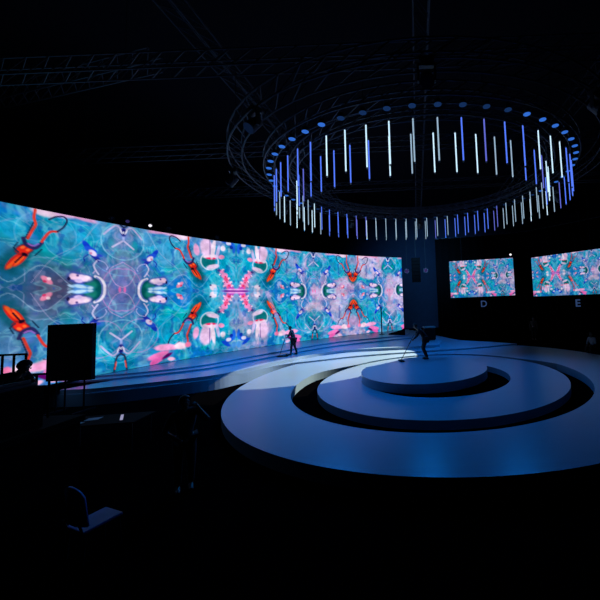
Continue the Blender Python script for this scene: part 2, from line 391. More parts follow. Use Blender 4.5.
        self.C = np.clip(m_+(c-m_)*1.24-.025, 0, 1)
        return self.C

def to_linear(c):
    return np.where(c <= .04045, c/12.92, ((c+.055)/1.055)**2.4)

def display_material(name, strength):
    m = bpy.data.materials.new(name); m.use_nodes = True; nt = m.node_tree; nt.nodes.clear()
    a = nt.nodes.new('ShaderNodeAttribute'); a.attribute_name = 'picture'
    e = nt.nodes.new('ShaderNodeEmission'); e.inputs['Strength'].default_value = strength
    o = nt.nodes.new('ShaderNodeOutputMaterial')
    nt.links.new(a.outputs['Color'], e.inputs['Color']); nt.links.new(e.outputs[0], o.inputs[0])
    return m

def display(name, pos, colour, m, parent):
    """pos, colour: (rows, cols, 3) arrays"""
    h, w = pos.shape[:2]
    idx = np.arange(h*w).reshape(h, w)
    q = np.stack([idx[:-1, :-1], idx[:-1, 1:], idx[1:, 1:], idx[1:, :-1]], -1).reshape(-1, 4)
    me = bpy.data.meshes.new(name)
    me.vertices.add(h*w); me.vertices.foreach_set('co', pos.reshape(-1).astype(np.float32))
    me.loops.add(q.size); me.loops.foreach_set('vertex_index', q.reshape(-1).astype(np.int32))
    me.polygons.add(len(q)); me.polygons.foreach_set('loop_start', (np.arange(len(q))*4).astype(np.int32))
    me.update(calc_edges=True)
    at = me.color_attributes.new('picture', 'FLOAT_COLOR', 'POINT')
    c4 = np.ones((h*w, 4), np.float32); c4[:, :3] = to_linear(colour).reshape(-1, 3)
    at.data.foreach_set('color', c4.reshape(-1))
    me.materials.append(m)
    o = bpy.data.objects.new(name, me); COL.objects.link(o); o.parent = parent
    return o

def wall_point(s, r=SR):
    th = TH0+s/SR
    return SC[0]+r*math.cos(th), SC[1]+r*math.sin(th)

M['led'] = display_material('led_wall_picture', 1.0)
M['led_small'] = display_material('side_screen_picture', .8)
wall = thing('led_video_wall', 'huge curved video wall showing turquoise painted beetles and orchids', 'video wall', (*wall_point(12), 0))
inv = Vector(wall.location)
NW, NH = 860, 230
S, T = np.meshgrid(np.linspace(0, SLEN, NW), np.linspace(0, STOP-SBOT, NH))
colour = Art(S, T).paint()
pos = np.stack([SC[0]+SR*np.cos(TH0+S/SR)-inv.x, SC[1]+SR*np.sin(TH0+S/SR)-inv.y, SBOT+T], -1)
o = display('display', pos, colour, M['led'], wall)
b = bmesh.new(); n = 60
fr = [wall_point(SLEN*i/n, SR+.03) for i in range(n+1)]; bk = [wall_point(SLEN*i/n, SR+.35) for i in range(n+1)]
prism(b, [(x-inv.x, y-inv.y) for x, y in fr+bk[::-1]], SBOT, STOP)
obj('backing', b, M['screen_frame'], wall)
b = bmesh.new()
for z0, z1 in ((STOP, STOP+.05),):
    prism(b, [(x-inv.x, y-inv.y) for x, y in [wall_point(SLEN*i/n, SR-.02) for i in range(n+1)]+bk[::-1]], z0, z1)
obj('top_trim', b, M['screen_frame'], wall)

# ------------------------------------------------------------------ terraced stage below the wall
Z_D, Z_C, Z_B, Z_A = .46, .62, .70, .775
front_A = [(-17.6, 13.9), (-15.4, 13.55), (-14.07, 13.85), (-12.6, 14.25), (-11.2, 14.95), (-10.2, 15.85), (-8.75, 18.4), (-6.1, 22.3), (-3.7, 23.9), (-1.08, 25.0)]
front_B = [(-17.6, 13.2), (-15.3, 13.1), (-13.6, 13.4), (-12.3, 13.85), (-10.9, 14.5), (-9.8, 15.25), (-8.2, 17.6), (-5.8, 20.95), (-3.0, 22.8), (-.6, 23.9)]
front_C = [(-17.6, 12.5), (-15.2, 12.3), (-13.6, 12.22), (-12.5, 12.25), (-11.3, 12.65), (-8.9, 13.72), (-8.0, 14.95), (-7.3, 16.4), (-6.75, 17.3), (-6.1, 18.3), (-4.35, 19.55), (-.57, 19.8), (1.3, 20.3)]
front_D = [(-17.6, 12.45), (-15.2, 12.25), (-13.6, 12.16), (-12.5, 12.19), (-11.2, 12.6), (-8.95, 13.62), (-8.1, 14.75), (-7.35, 16.1), (-6.5, 16.85), (-5.6, 17.25), (-3.8, 18.1), (-1.6, 18.65), (.6, 18.95), (3.0, 19.35), (5.0, 20.0), (6.2, 20.35)]
def back_line(s1):
    return [wall_point(s1+(SLEN-s1)*i/40, SR+.5) for i in range(41)]
def tier(front, right, z0, z1):
    bm_ = bmesh.new(); prism(bm_, spline(front, 8)+right+back_line(0), z0, z1); return bm_
stage = thing('terraced_stage', 'long curved terraced stage with three shallow steps in front of the video wall', 'stage')
for nm, fr_, rt_, z0, z1 in (('step', front_D, [(4.9, 21.5), (2.9, 23.2), (1.6, 26.5), (.2, 30.2)], 0, Z_D),
                             ('step', front_C, [(1.6, 22.5), (1.0, 26), (-.1, 30.1)], Z_D, Z_C),
                             ('step', front_B, [(-.3, 26.0), (-.5, 30.0)], Z_C, Z_B),
                             ('upper_deck', front_A, [(-.75, 27.0), (-.9, 29.95)], Z_B, Z_A)):
    obj(nm, tier(fr_, rt_, z0, z1), M['vinyl'], stage)

# ------------------------------------------------------------------ spiral discs
def circle(cx, cy, r, n=180):
    return [(cx+r*math.cos(2*PI*i/n), cy+r*math.sin(2*PI*i/n)) for i in range(n)]
Z_R3, Z_R2, Z_D1 = .38, .32, .64
R2C, R2R = (.82, 13.23), 4.82
H2C, H2R = (.74, 13.15), 2.815
D1C, D1R = (.16, 13.38), 2.565
H3C, H3R = (.712, 13.03), 5.53
R3C, R3R = (1.05, 13.78), 8.14
N = 180
dline = spline(front_D, 8)
def ray_hit(c, a, line):
    best = 1e9; dx, dy = math.cos(a), math.sin(a)
    for (x0, y0), (x1, y1) in zip(line[:-1], line[1:]):
        ex, ey = x1-x0, y1-y0; den = dx*ey-dy*ex
        if abs(den) < 1e-9: continue
        t = ((x0-c[0])*ey-(y0-c[1])*ex)/den; u = ((x0-c[0])*dy-(y0-c[1])*dx)/den
        if t > 0 and 0 <= u <= 1: best = min(best, t)
    return best
outer3, inner3 = [], []
for i in range(N):
    a = 2*PI*i/N; deg = math.degrees(a)
    # outer edge seen from the disc centre, stopped by the terraced stage
    ox, oy = R3C[0]-R2C[0], R3C[1]-R2C[1]; dx, dy = math.cos(a), math.sin(a)
    bq = dx*ox+dy*oy; r_o = bq+math.sqrt(bq*bq-(ox*ox+oy*oy)+R3R**2)
    r_o = min(r_o, ray_hit(R2C, a, dline)-.012)
    ox, oy = H3C[0]-R2C[0], H3C[1]-R2C[1]; bq = dx*ox+dy*oy; r_i = bq+math.sqrt(bq*bq-(ox*ox+oy*oy)+H3R**2)
    k = 0.0                                       # the trench closes at the back
    if 34 <= deg <= 141: k = 1
    elif 12 < deg < 34: k = (deg-12)/22
    elif 141 < deg < 172: k = (172-deg)/31
    k = k*k*(3-2*k) if deg > 90 else k
    r_i = r_i*(1-k)+(R2R+.012)*k
    outer3.append((R2C[0]+r_o*dx, R2C[1]+r_o*dy)); inner3.append((R2C[0]+r_i*dx, R2C[1]+r_i*dy))
def shrink(P, c, k):
    return [(c[0]+(x-c[0])*k, c[1]+(y-c[1])*k) for x, y in P]
ring3 = thing('ring_platform', 'wide outermost pale ring platform of the round spiral stage', 'stage platform', (0, 0, 0))
b = bmesh.new(); ring_prism(b, outer3, inner3, .07, Z_R3); obj('deck', b, M['vinyl'], ring3)
b = bmesh.new(); ring_prism(b, shrink(outer3, R2C, .985), shrink(inner3, R2C, 1.02), 0, .07); obj('kick_base', b, M['black'], ring3)
ring2 = thing('ring_platform', 'middle pale ring platform inside the black curved trench', 'stage platform', (0, 0, 0))
o2, i2 = circle(*R2C, R2R), circle(*H2C, H2R)
b = bmesh.new(); ring_prism(b, o2, i2, .07, Z_R2); obj('deck', b, M['vinyl'], ring2)
b = bmesh.new(); ring_prism(b, shrink(o2, R2C, .97), shrink(i2, R2C, 1.04), 0, .07); obj('kick_base', b, M['black'], ring2)
disc = thing('round_platform', 'small raised pale round platform at the centre of the rings', 'stage platform', (0, 0, 0))
b = bmesh.new(); prism(b, circle(*D1C, D1R), Z_R2+.002, Z_D1); obj('deck', b, M['vinyl'], disc)
b = bmesh.new(); prism(b, circle(.55, 13.3, 1.9, 60), 0, Z_R2+.002); obj('pedestal', b, M['black'], disc)

# ------------------------------------------------------------------ overhead ring of light tubes
XC, YC, RO, RI, RP = .376, 13.175, 5.724, 4.973, 5.79
ZB, TL, TY, TX = 6.919, 1.18, .0296, .0098
def ringz(x, y, z): return z+TY*(y-YC)+TX*(x-XC)
def ringp(r, a, z):
    x, y = XC+r*math.cos(a), YC+r*math.sin(a); return (x, y, ringz(x, y, z))
ZT = ZB+TL
ZCH = ZT+.32          # lower chord of the ring truss

def tube_light(m, z_wire, label, group):
    t = thing('tube_light', label, 'light tube', (0, 0, 0), 0, group)
    bm_ = bmesh.new(); bar(bm_, (0, 0, .03), (0, 0, TL-.03), .018, 8); obj('glow_tube', bm_, m, t, True)
    bm_ = bmesh.new(); bar(bm_, (0, 0, 0), (0, 0, .035), .021, 8); obj('end_cap', bm_, M['cap'], t)
    bm_ = bmesh.new(); bar(bm_, (0, 0, TL-.05), (0, 0, TL), .021, 8); obj('end_cap', bm_, M['cap'], t)
    bm_ = bmesh.new(); bar(bm_, (0, 0, TL), (0, 0, z_wire), .005, 5); obj('hanging_wire', bm_, M['wire'], t)
    return t
TUBE_R = 1
def tube_colour(ring, deg):
    """deg: 0..360, 270 = side nearest the camera, 90 = far side"""
    def inn(*rs): return any(a <= deg <= c for a, c in rs)
    d = round(deg)
    if ring == 'outer':
        if d in (243, 249, 255, 261, 303, 309, 315, 9, 21, 123, 159, 165, 171, 183): return 'white'
        if d in (267, 273, 3, 15, 27, 33, 39, 87, 93, 99, 105, 111, 117, 153, 177, 189, 195): return 'grey'
        if d in (285, 45, 81, 129, 357): return 'violet'
        return 'blue'
    if d in (197, 203, 259, 273, 280, 287, 328, 335, 342, 169): return 'white'
    if inn((264, 268), (290, 302), (354, 360), (0, 32), (70, 122), (174, 192)): return 'grey'
    if d in (217, 321, 37, 127, 134): return 'violet'
    return 'blue'
NAMES = {'white': 'bright white', 'grey': 'soft white', 'blue': 'blue', 'violet': 'violet-blue'}
specs = []
for ring, n_, r_, ph in (('outer', 60, RO, -93.0), ('inner', 52, RI, -87.3)):
    L = []
    for k in range(n_):
        deg = (ph+360.0/n_*k) % 360
        L.append((deg, math.radians(deg)))
    # picture side: near half (larger, above) and far half (smaller, below), each counted from the left
    tl = math.degrees(math.atan2(-YC*0, -1))
    for side in ('near', 'far'):
        sub = [q for q in L if (math.sin(q[1]) < .02) == (side == 'near')]
        sub.sort(key=lambda q: (XC+r_*math.cos(q[1]))/(YC+r_*math.sin(q[1])))
        for j, (deg, a) in enumerate(sub):
            specs.append((ring, side, j+1, deg, a, r_))
protos = {}
for ring, side, j, deg, a, r_ in specs:
    c = tube_colour(ring, deg)
    lab = '%s light tube, %s from left on the %s side of %s ring' % (NAMES[c], ordinal(j), side, ring)
    grp = 'hanging light tubes of the %s ring' % ring
    x, y, z = ringp(r_, a, ZB)
    if c not in protos:
        t = tube_light(M['tube_'+c], .29+TL, lab, grp); protos[c] = t
        t.location = (x, y, z)
    else:
        dup(protos[c], (x, y, z), (0, 0, 0), lab, grp)

# blue lamps above the outer tubes
def par(lens, label, group):
    t = thing('downlight', label, 'lamp', (0, 0, 0), 0, group)
    bm_ = bmesh.new(); bar(bm_, (0, 0, .012), (0, 0, .13), .1, 20, .07); obj('housing', bm_, M['housing'], t)
    bm_ = bmesh.new(); bar(bm_, (0, 0, 0), (0, 0, .012), .09, 20); obj('lens', bm_, M[lens], t)
    return t
pp = {}
for ring, side, j, deg, a, r_ in [s_ for s_ in specs if s_[0] == 'outer']:
    dim = 248 < deg < 296 or 20 < deg < 160
    lab = '%s round lamp above the %s outer tube from the left, %s side' % ('dim blue' if dim else 'glowing blue', ordinal(j), side)
    x, y, z = ringp(RP+.10, a, ZT+.17)
    if dim not in pp:
        t = par('lens_dim' if dim else 'lens_blue', lab, 'lamps of the ring truss'); pp[dim] = t; t.location = (x, y, z); t.rotation_euler = (0, 0, a)
    else:
        dup(pp[dim], (x, y, z), (0, 0, a), lab, 'lamps of the ring truss')

def ring_truss(name, label, r0, r1, z0, z1, m, nseg=72, rad=.025):
    t = thing(name, label, 'truss', (0, 0, 0))
    for r, z in ((r0, z0), (r1, z0), (r0, z1), (r1, z1)):
        bm_ = bmesh.new()
        for k in range(nseg):
            bar(bm_, ringp(r, 2*PI*k/nseg, z), ringp(r, 2*PI*(k+1)/nseg, z), rad, 6)
        obj('chord', bm_, m, t)
    bm_ = bmesh.new()
    for k in range(nseg):
        a0, a1 = 2*PI*k/nseg, 2*PI*(k+1)/nseg
        bar(bm_, ringp(r0, a0, z0), ringp(r1, a1, z0), rad*.55, 5); bar(bm_, ringp(r0, a0, z1), ringp(r1, a1, z1), rad*.55, 5)
        bar(bm_, ringp(r0, a0, z0), ringp(r0, a1, z1), rad*.55, 5); bar(bm_, ringp(r1, a0, z0), ringp(r1, a1, z1), rad*.55, 5)
    obj('lacing', bm_, m, t)
    for yq in (8.2, 13.2, 18.4):                  # short wires up to the straight trusses above
        for sg in (-1, 1):
            dx = math.sqrt(max(0, r1*r1-(yq-YC)**2)) if abs(yq-YC) < r1 else None
            if dx is None: continue
            x = XC+sg*dx; bm_ = bmesh.new(); bar(bm_, (x, yq, ringz(x, yq, z1)+rad), (x, yq, 9.88), .008, 5); obj('hanging_cable', bm_, M['wire'], t)
    return t
ring_truss('ring_truss', 'round metal truss carrying the outer ring of light tubes', RO, RO+.33, ZCH, ZCH+.35, M['truss'])
ring_truss('ring_truss', 'round metal truss carrying the inner ring of light tubes', RI, RI+.26, ZCH, ZCH+.3, M['truss'], 64)
ring_truss('ring_truss', 'largest dark round truss outside the rings of light tubes', 6.7, 7.1, ZCH+.1, ZCH+.55, M['dark_truss'], 64)

def line_truss(label, a, c, w=.4, h=.45, m=None):
    m = m or M['dark_truss']; a, c = Vector(a), Vector(c); d = (c-a); L = d.length; d.normalize()
    sd = Vector((-d.y, d.x, 0)).normalized()*w/2; up = Vector((0, 0, h))
    t = thing('box_truss', label, 'truss', (0, 0, 0)); nb = max(2, int(L/.6))
    for q in (sd, -sd, sd+up, -sd+up):
        bm_ = bmesh.new(); bar(bm_, a+q, c+q, .025, 6); obj('chord', bm_, m, t)
    bm_ = bmesh.new()
    for k in range(nb):
        p0, p1 = a+d*(L*k/nb), a+d*(L*(k+1)/nb)
        bar(bm_, p0+sd, p1-sd, .014, 5); bar(bm_, p0+sd+up, p1-sd+up, .014, 5)
        bar(bm_, p0+sd, p1+sd+up, .014, 5); bar(bm_, p0-sd, p1-sd+up, .014, 5)
    obj('lacing', bm_, m, t)
    for f in (.1, .9):
        p = a+(c-a)*f+up+sd; bm_ = bmesh.new(); bar(bm_, p, (p.x, p.y, 14), .008, 5); obj('hanging_cable', bm_, M['wire'], t)
    return t
line_truss('straight ceiling truss crossing the hall nearest above the camera side', (-18, 8.2, 9.9), (20, 8.2, 9.9))
line_truss('straight ceiling truss crossing the hall over the middle of the rings', (-18, 13.2, 10.0), (20, 13.2, 10.0))
line_truss('straight ceiling truss crossing the hall over the far side of the rings', (-18, 18.4, 10.1), (20, 18.4, 10.1))
line_truss('lengthwise ceiling truss over the left edge of the rings', (-5.6, -4, 10.6), (-5.6, 30, 10.6))
line_truss('lengthwise ceiling truss over the centre of the rings', (.4, -4, 10.6), (.4, 30, 10.6))
line_truss('lengthwise ceiling truss over the right edge of the rings', (6.4, -4, 10.6), (6.4, 30, 10.6))
line_truss('slanting dark truss high above the left end of the video wall', (-22, 12.6, 11.3), (-7.2, 8.6, 10.4))

# moving-head lamps under the largest round truss
def moving_head(label, lens, group):
    t = thing('moving_head_lamp', label, 'stage lamp', (0, 0, 0), 0, group)
    bm_ = bmesh.new(); bx(bm_, -.15, .15, -.12, .12, -.12, 0); obj('base', bm_, M['housing'], t, bevel=.02)
    bm_ = bmesh.new()
    for s_ in (-1, 1): bx(bm_, s_*.17-.02, s_*.17+.02, -.05, .05, -.48, -.1)
    bx(bm_, -.19, .19, -.05, .05, -.16, -.12); obj('yoke', bm_, M['housing'], t, bevel=.01)
    R_ = Matrix.Translation((0, 0, -.4)) @ Matrix.Rotation(.7, 4, 'X')
    bm_ = bmesh.new(); bar(bm_, R_ @ Vector((0, 0, .16)), R_ @ Vector((0, 0, -.2)), .12, 16, .15); hd = obj('head', bm_, M['housing'], t)
    bm_ = bmesh.new(); bar(bm_, R_ @ Vector((0, 0, -.2)), R_ @ Vector((0, 0, -.215)), .13, 16); obj('lens', bm_, M[lens], hd)
    return t
mh = None; mh2 = None
K = 10
order = sorted(range(K), key=lambda k: math.cos(2*PI*(k+.5)/K)/(YC/7.1+math.sin(2*PI*(k+.5)/K)))
cnt = {'near': 0, 'far': 0}
for k in order:
    a = 2*PI*(k+.5)/K; side = 'near' if math.sin(a) < 0 else 'far'; cnt[side] += 1
    lab = 'dark moving-head lamp, %s from the left on the %s side of the largest truss' % (ordinal(cnt[side]), side)
    x, y, z = ringp(7.1, a, ZCH+.076)
    lens = 'lens_faint' if k % 5 == 1 else 'lens_off'
    if lens == 'lens_off' and mh is None:
        mh = moving_head(lab, lens, 'lamps of the largest truss'); mh.location = (x, y, z); mh.rotation_euler = (0, 0, a-PI/2)
    elif lens == 'lens_faint' and mh2 is None:
        mh2 = moving_head(lab, lens, 'lamps of the largest truss'); mh2.location = (x, y, z); mh2.rotation_euler = (0, 0, a-PI/2)
    else:
        dup(mh if lens == 'lens_off' else mh2, (x, y, z), (0, 0, a-PI/2), lab, 'lamps of the largest truss')

# small lamps standing on top of the video wall
def perch_lamp(label, lens):
    t = thing('floodlight', label, 'stage lamp', (0, 0, 0), 0, 'floodlights on the video wall top')
    bm_ = bmesh.new(); bx(bm_, -.1, .1, -.06, .06, 0, .03); bx(bm_, -.13, -.11, -.03, .03, .0, .3); bx(bm_, .11, .13, -.03, .03, 0, .3); obj('bracket', bm_, M['housing'], t)
    bm_ = bmesh.new(); bar(bm_, (0, .14, .26), (0, -.12, .2), .08, 14, .11); obj('can', bm_, M['housing'], t)
    bm_ = bmesh.new(); bar(bm_, (0, -.12, .2), (0, -.13, .198), .07, 14); obj('lens', bm_, M[lens], t)
    return t
for s_, lens, lab in ((20.35, 'lens_off', 'unlit dark floodlight on the video wall top, leftmost of its row'),
                      (19.72, 'lens_violet', 'faint violet floodlight on the video wall top, second from the left'),
                      (18.75, 'lens_white', 'bright white floodlight on the top edge of the video wall'),
                      (17.9, 'lens_off', 'unlit dark floodlight just right of the white one on the wall top'),
                      (15.3, 'lens_off', 'unlit dark floodlight on the wall top above the pink chain pattern')):
    t = perch_lamp(lab, lens); x, y = wall_point(s_, SR+.15); t.location = (x, y, STOP+.05)
    t.rotation_euler = (0, 0, math.atan2(-y, -x)+PI/2)

# ------------------------------------------------------------------ side screens D and E, black curtain behind
def side_screen(name, label, p0, p1, z0, z1, thick=.18):
    p0, p1 = Vector((*p0, 0)), Vector((*p1, 0)); d = (p1-p0); w = d.length; rz = math.atan2(d.y, d.x)
    t = thing(name, label, 'screen', (p0.x, p0.y, z0), rz)
    h = z1-z0
    U, V = np.meshgrid(np.linspace(0, 1, 200), np.linspace(0, 1, 112))
    c = Art(18.3-12.1*U, .0+6.72*V).paint()
    display('display', np.stack([U*w, np.full_like(U, -.012), V*h], -1), c, M['led_small'], t)
    bm_ = bmesh.new(); bx(bm_, -.06, w+.06, 0, thick, -.06, h+.06); obj('cabinet', bm_, M['screen_frame'], t, bevel=.01)
    for q in (.2, .8):
        bm_ = bmesh.new(); bar(bm_, (w*q, .09, h+.06), (w*q, .09, 14-z0), .012, 6); obj('hanging_cable', bm_, M['wire'], t)
    return t
side_screen('side_screen', 'flat picture screen hanging above the letter D on the right', (3.12, 29.3), (8.76, 28.36), 3.56, 6.93)
e0, e1 = Vector((10.13, 27.59)), Vector((13.76, 23.65)); e2 = e0+(e1-e0).normalized()*6.0
side_screen('side_screen', 'flat picture screen at the right edge above the letter E', e0, e2, 3.38, 6.76)

cur = thing('masking_curtain', 'tall black masking curtain hanging behind the two side screens', 'curtain', (0, 0, 0))
b = bmesh.new(); path = spline([(2.0, 31.5), (8.9, 30.2), (12.6, 27.4), (16.2, 23.4), (20, 19)], 60); prev = None
for i, (x, y) in enumerate(path):
    k = .08*math.sin(i*1.1); x, y = x+k*.6, y+k
    lo, hi = b.verts.new((x, y, .02)), b.verts.new((x, y, 9.5))
    if prev: b.faces.new((prev[0], lo, hi, prev[1]))
    prev = (lo, hi)
o = obj('cloth', b, M['black_cloth'], cur, True); sd = o.modifiers.new('thick', 'SOLIDIFY'); sd.thickness = .02
b = bmesh.new()
for (x0, y0), (x1, y1) in zip(path[::10], path[10::10]): bar(b, (x0, y0, 9.52), (x1, y1, 9.52), .03)
obj('curtain_rail', b, M['dark_truss'], cur)
for i in (20, 80, 140, 200):
    b = bmesh.new(); bar(b, (*path[i], 9.52), (*path[i], 14), .012); obj('hanging_cable', b, M['wire'], cur)

def letter(ch, label, loc, rz, size):
    cu = bpy.data.curves.new('zone_letter', 'FONT'); cu.body = ch; cu.size = size; cu.extrude = .03; cu.align_x = 'CENTER'; cu.offset = .012
    cu.materials.append(M['letter'])
    tmp = bpy.data.objects.new('tmp', cu); COL.objects.link(tmp)
    me = bpy.data.meshes.new_from_object(tmp.evaluated_get(bpy.context.evaluated_depsgraph_get()))
    bpy.data.objects.remove(tmp)
    t = thing('zone_sign', label, 'sign', loc, rz)
    o_ = bpy.data.objects.new('letter', me); COL.objects.link(o_); o_.parent = t; o_.rotation_euler = (PI/2, 0, 0)
    bm_ = bmesh.new(); bx(bm_, -.55, .55, .035, .06, -.2, size*.72+.18); obj('board', bm_, M['black'], t)
    for q in (-.5, .5):
        bm_ = bmesh.new(); bar(bm_, (q, .05, size*.72+.18), (q, .05, size*.72+.22), .01); obj('hanger', bm_, M['wire'], t)
    return t
bpy.context.view_layer.update()
rzD = math.atan2(28.36-29.3, 8.76-3.12); rzE = math.atan2(e1.y-e0.y, e1.x-e0.x)
bpy.context.view_layer.update()
letter('D', 'dim blue letter D sign hanging below the left side screen', (6.0, 28.75, 2.64), rzD, .8)
letter('E', 'dim blue letter E sign hanging below the right-edge side screen', (12.55, 24.9, 2.46), rzE, .8)
# small bright lamp on the corner of screen D
t = thing('spot_lamp', 'tiny bright white lamp at the upper right corner of screen D', 'lamp', (8.5, 28.3, 7.1), 0)
b = bmesh.new(); bar(b, (0, 0, .1), (0, -.16, .1), .12, 14); obj('can', b, M['housing'], t)
b = bmesh.new(); bar(b, (0, -.16, .1), (0, -.17, .1), .1, 14); obj('lens', b, M['lens_white'], t)
b = bmesh.new(); bx(b, -.02, .02, -.08, .1, -.11, .02); obj('bracket', b, M['housing'], t)

# hanging loudspeaker column between the video wall and screen D
sp = thing('speaker_column', 'black hanging loudspeaker column right of the video wall', 'speaker', (0, 29.0, 0))
zt = 7.35
for k in range(7):
    b = bmesh.new(); a = .05*k; mt = Matrix.Translation((0, .03*k*k*.1, zt-.31*k)) @ Matrix.Rotation(a, 4, 'X')
    bx(b, -.4, .4, -.3, .3, -.3, 0, mt); bx(b, -.36, .36, -.31, -.3, -.27, -.03, mt); obj('speaker_box', b, M['black'], sp)
b = bmesh.new(); bar(b, (0, 0, zt), (0, 0, 14), .015); obj('hanging_cable', b, M['wire'], sp)
for x, lab in ((-.85, 'small violet lamp left of the hanging loudspeaker column'), (.5+.4, 'small violet lamp right of the hanging loudspeaker column')):
    t = thing('spot_lamp', lab, 'lamp', (x, 29.2, 6.2), 0)
    b = bmesh.new(); bar(b, (0, .2, 0), (0, 0, 0), .2, 18, .22); obj('can', b, M['housing'], t)
    b = bmesh.new(); bar(b, (0, 0, 0), (0, -.015, 0), .19, 18); obj('lens', b, M['lens_violet'], t)
    b = bmesh.new(); bar(b, (0, .1, .2), (0, .1, 14-6.2), .012); obj('hanging_pole', b, M['wire'], t)

# ------------------------------------------------------------------ people
BASE = {'pelvis': (0, 0, .95), 'belly': (.01, 0, 1.1), 'chest': (0, 0, 1.3), 'neck': (.0, 0, 1.48), 'chin': (.025, 0, 1.545), 'face': (.03, 0, 1.62), 'crown': (.01, 0, 1.70),
        'shl': (0, .18, 1.42), 'shr': (0, -.18, 1.42), 'ell': (-.02, .25, 1.14), 'elr': (-.02, -.25, 1.14), 'wrl': (.06, .26, .9), 'wrr': (.06, -.26, .9),
        'hpl': (0, .095, .9), 'hpr': (0, -.095, .9), 'knl': (.03, .1, .5), 'knr': (.03, -.1, .5), 'anl': (-.02, .1, .1), 'anr': (-.02, -.1, .1)}
RAD = {'pelvis': .13, 'belly': .115, 'chest': .135, 'neck': .055, 'chin': .066, 'face': .088, 'crown': .062, 'shl': .06, 'shr': .06, 'ell': .043, 'elr': .043, 'wrl': .03, 'wrr': .03,
       'hpl': .09, 'hpr': .09, 'knl': .06, 'knr': .06, 'anl': .042, 'anr': .042}
LINKS = [('pelvis', 'belly'), ('belly', 'chest'), ('chest', 'neck'), ('neck', 'chin'), ('chin', 'face'), ('face', 'crown'), ('chest', 'shl'), ('chest', 'shr'), ('shl', 'ell'), ('shr', 'elr'),
         ('ell', 'wrl'), ('elr', 'wrr'), ('pelvis', 'hpl'), ('pelvis', 'hpr'), ('hpl', 'knl'), ('hpr', 'knr'), ('knl', 'anl'), ('knr', 'anr')]

def skin2(name, verts, edges, radii, roots, m, parent, levels=1):
    bm_ = bmesh.new(); lay = bm_.verts.layers.skin.new()
    vs = []
    for i, v in enumerate(verts):
        q = bm_.verts.new(v); q[lay].radius = (radii[i], radii[i]); q[lay].use_root = i in roots; vs.append(q)
    for a, c in edges: bm_.edges.new((vs[a], vs[c]))
    me = bpy.data.meshes.new(name); bm_.to_mesh(me); bm_.free(); me.materials.append(m)
    o_ = bpy.data.objects.new(name, me); COL.objects.link(o_)
    if parent is not None: o_.parent = parent
    mod = o_.modifiers.new('skin', 'SKIN'); mod.use_smooth_shade = True
    s_ = o_.modifiers.new('smooth', 'SUBSURF'); s_.levels = levels; s_.render_levels = levels
    return o_

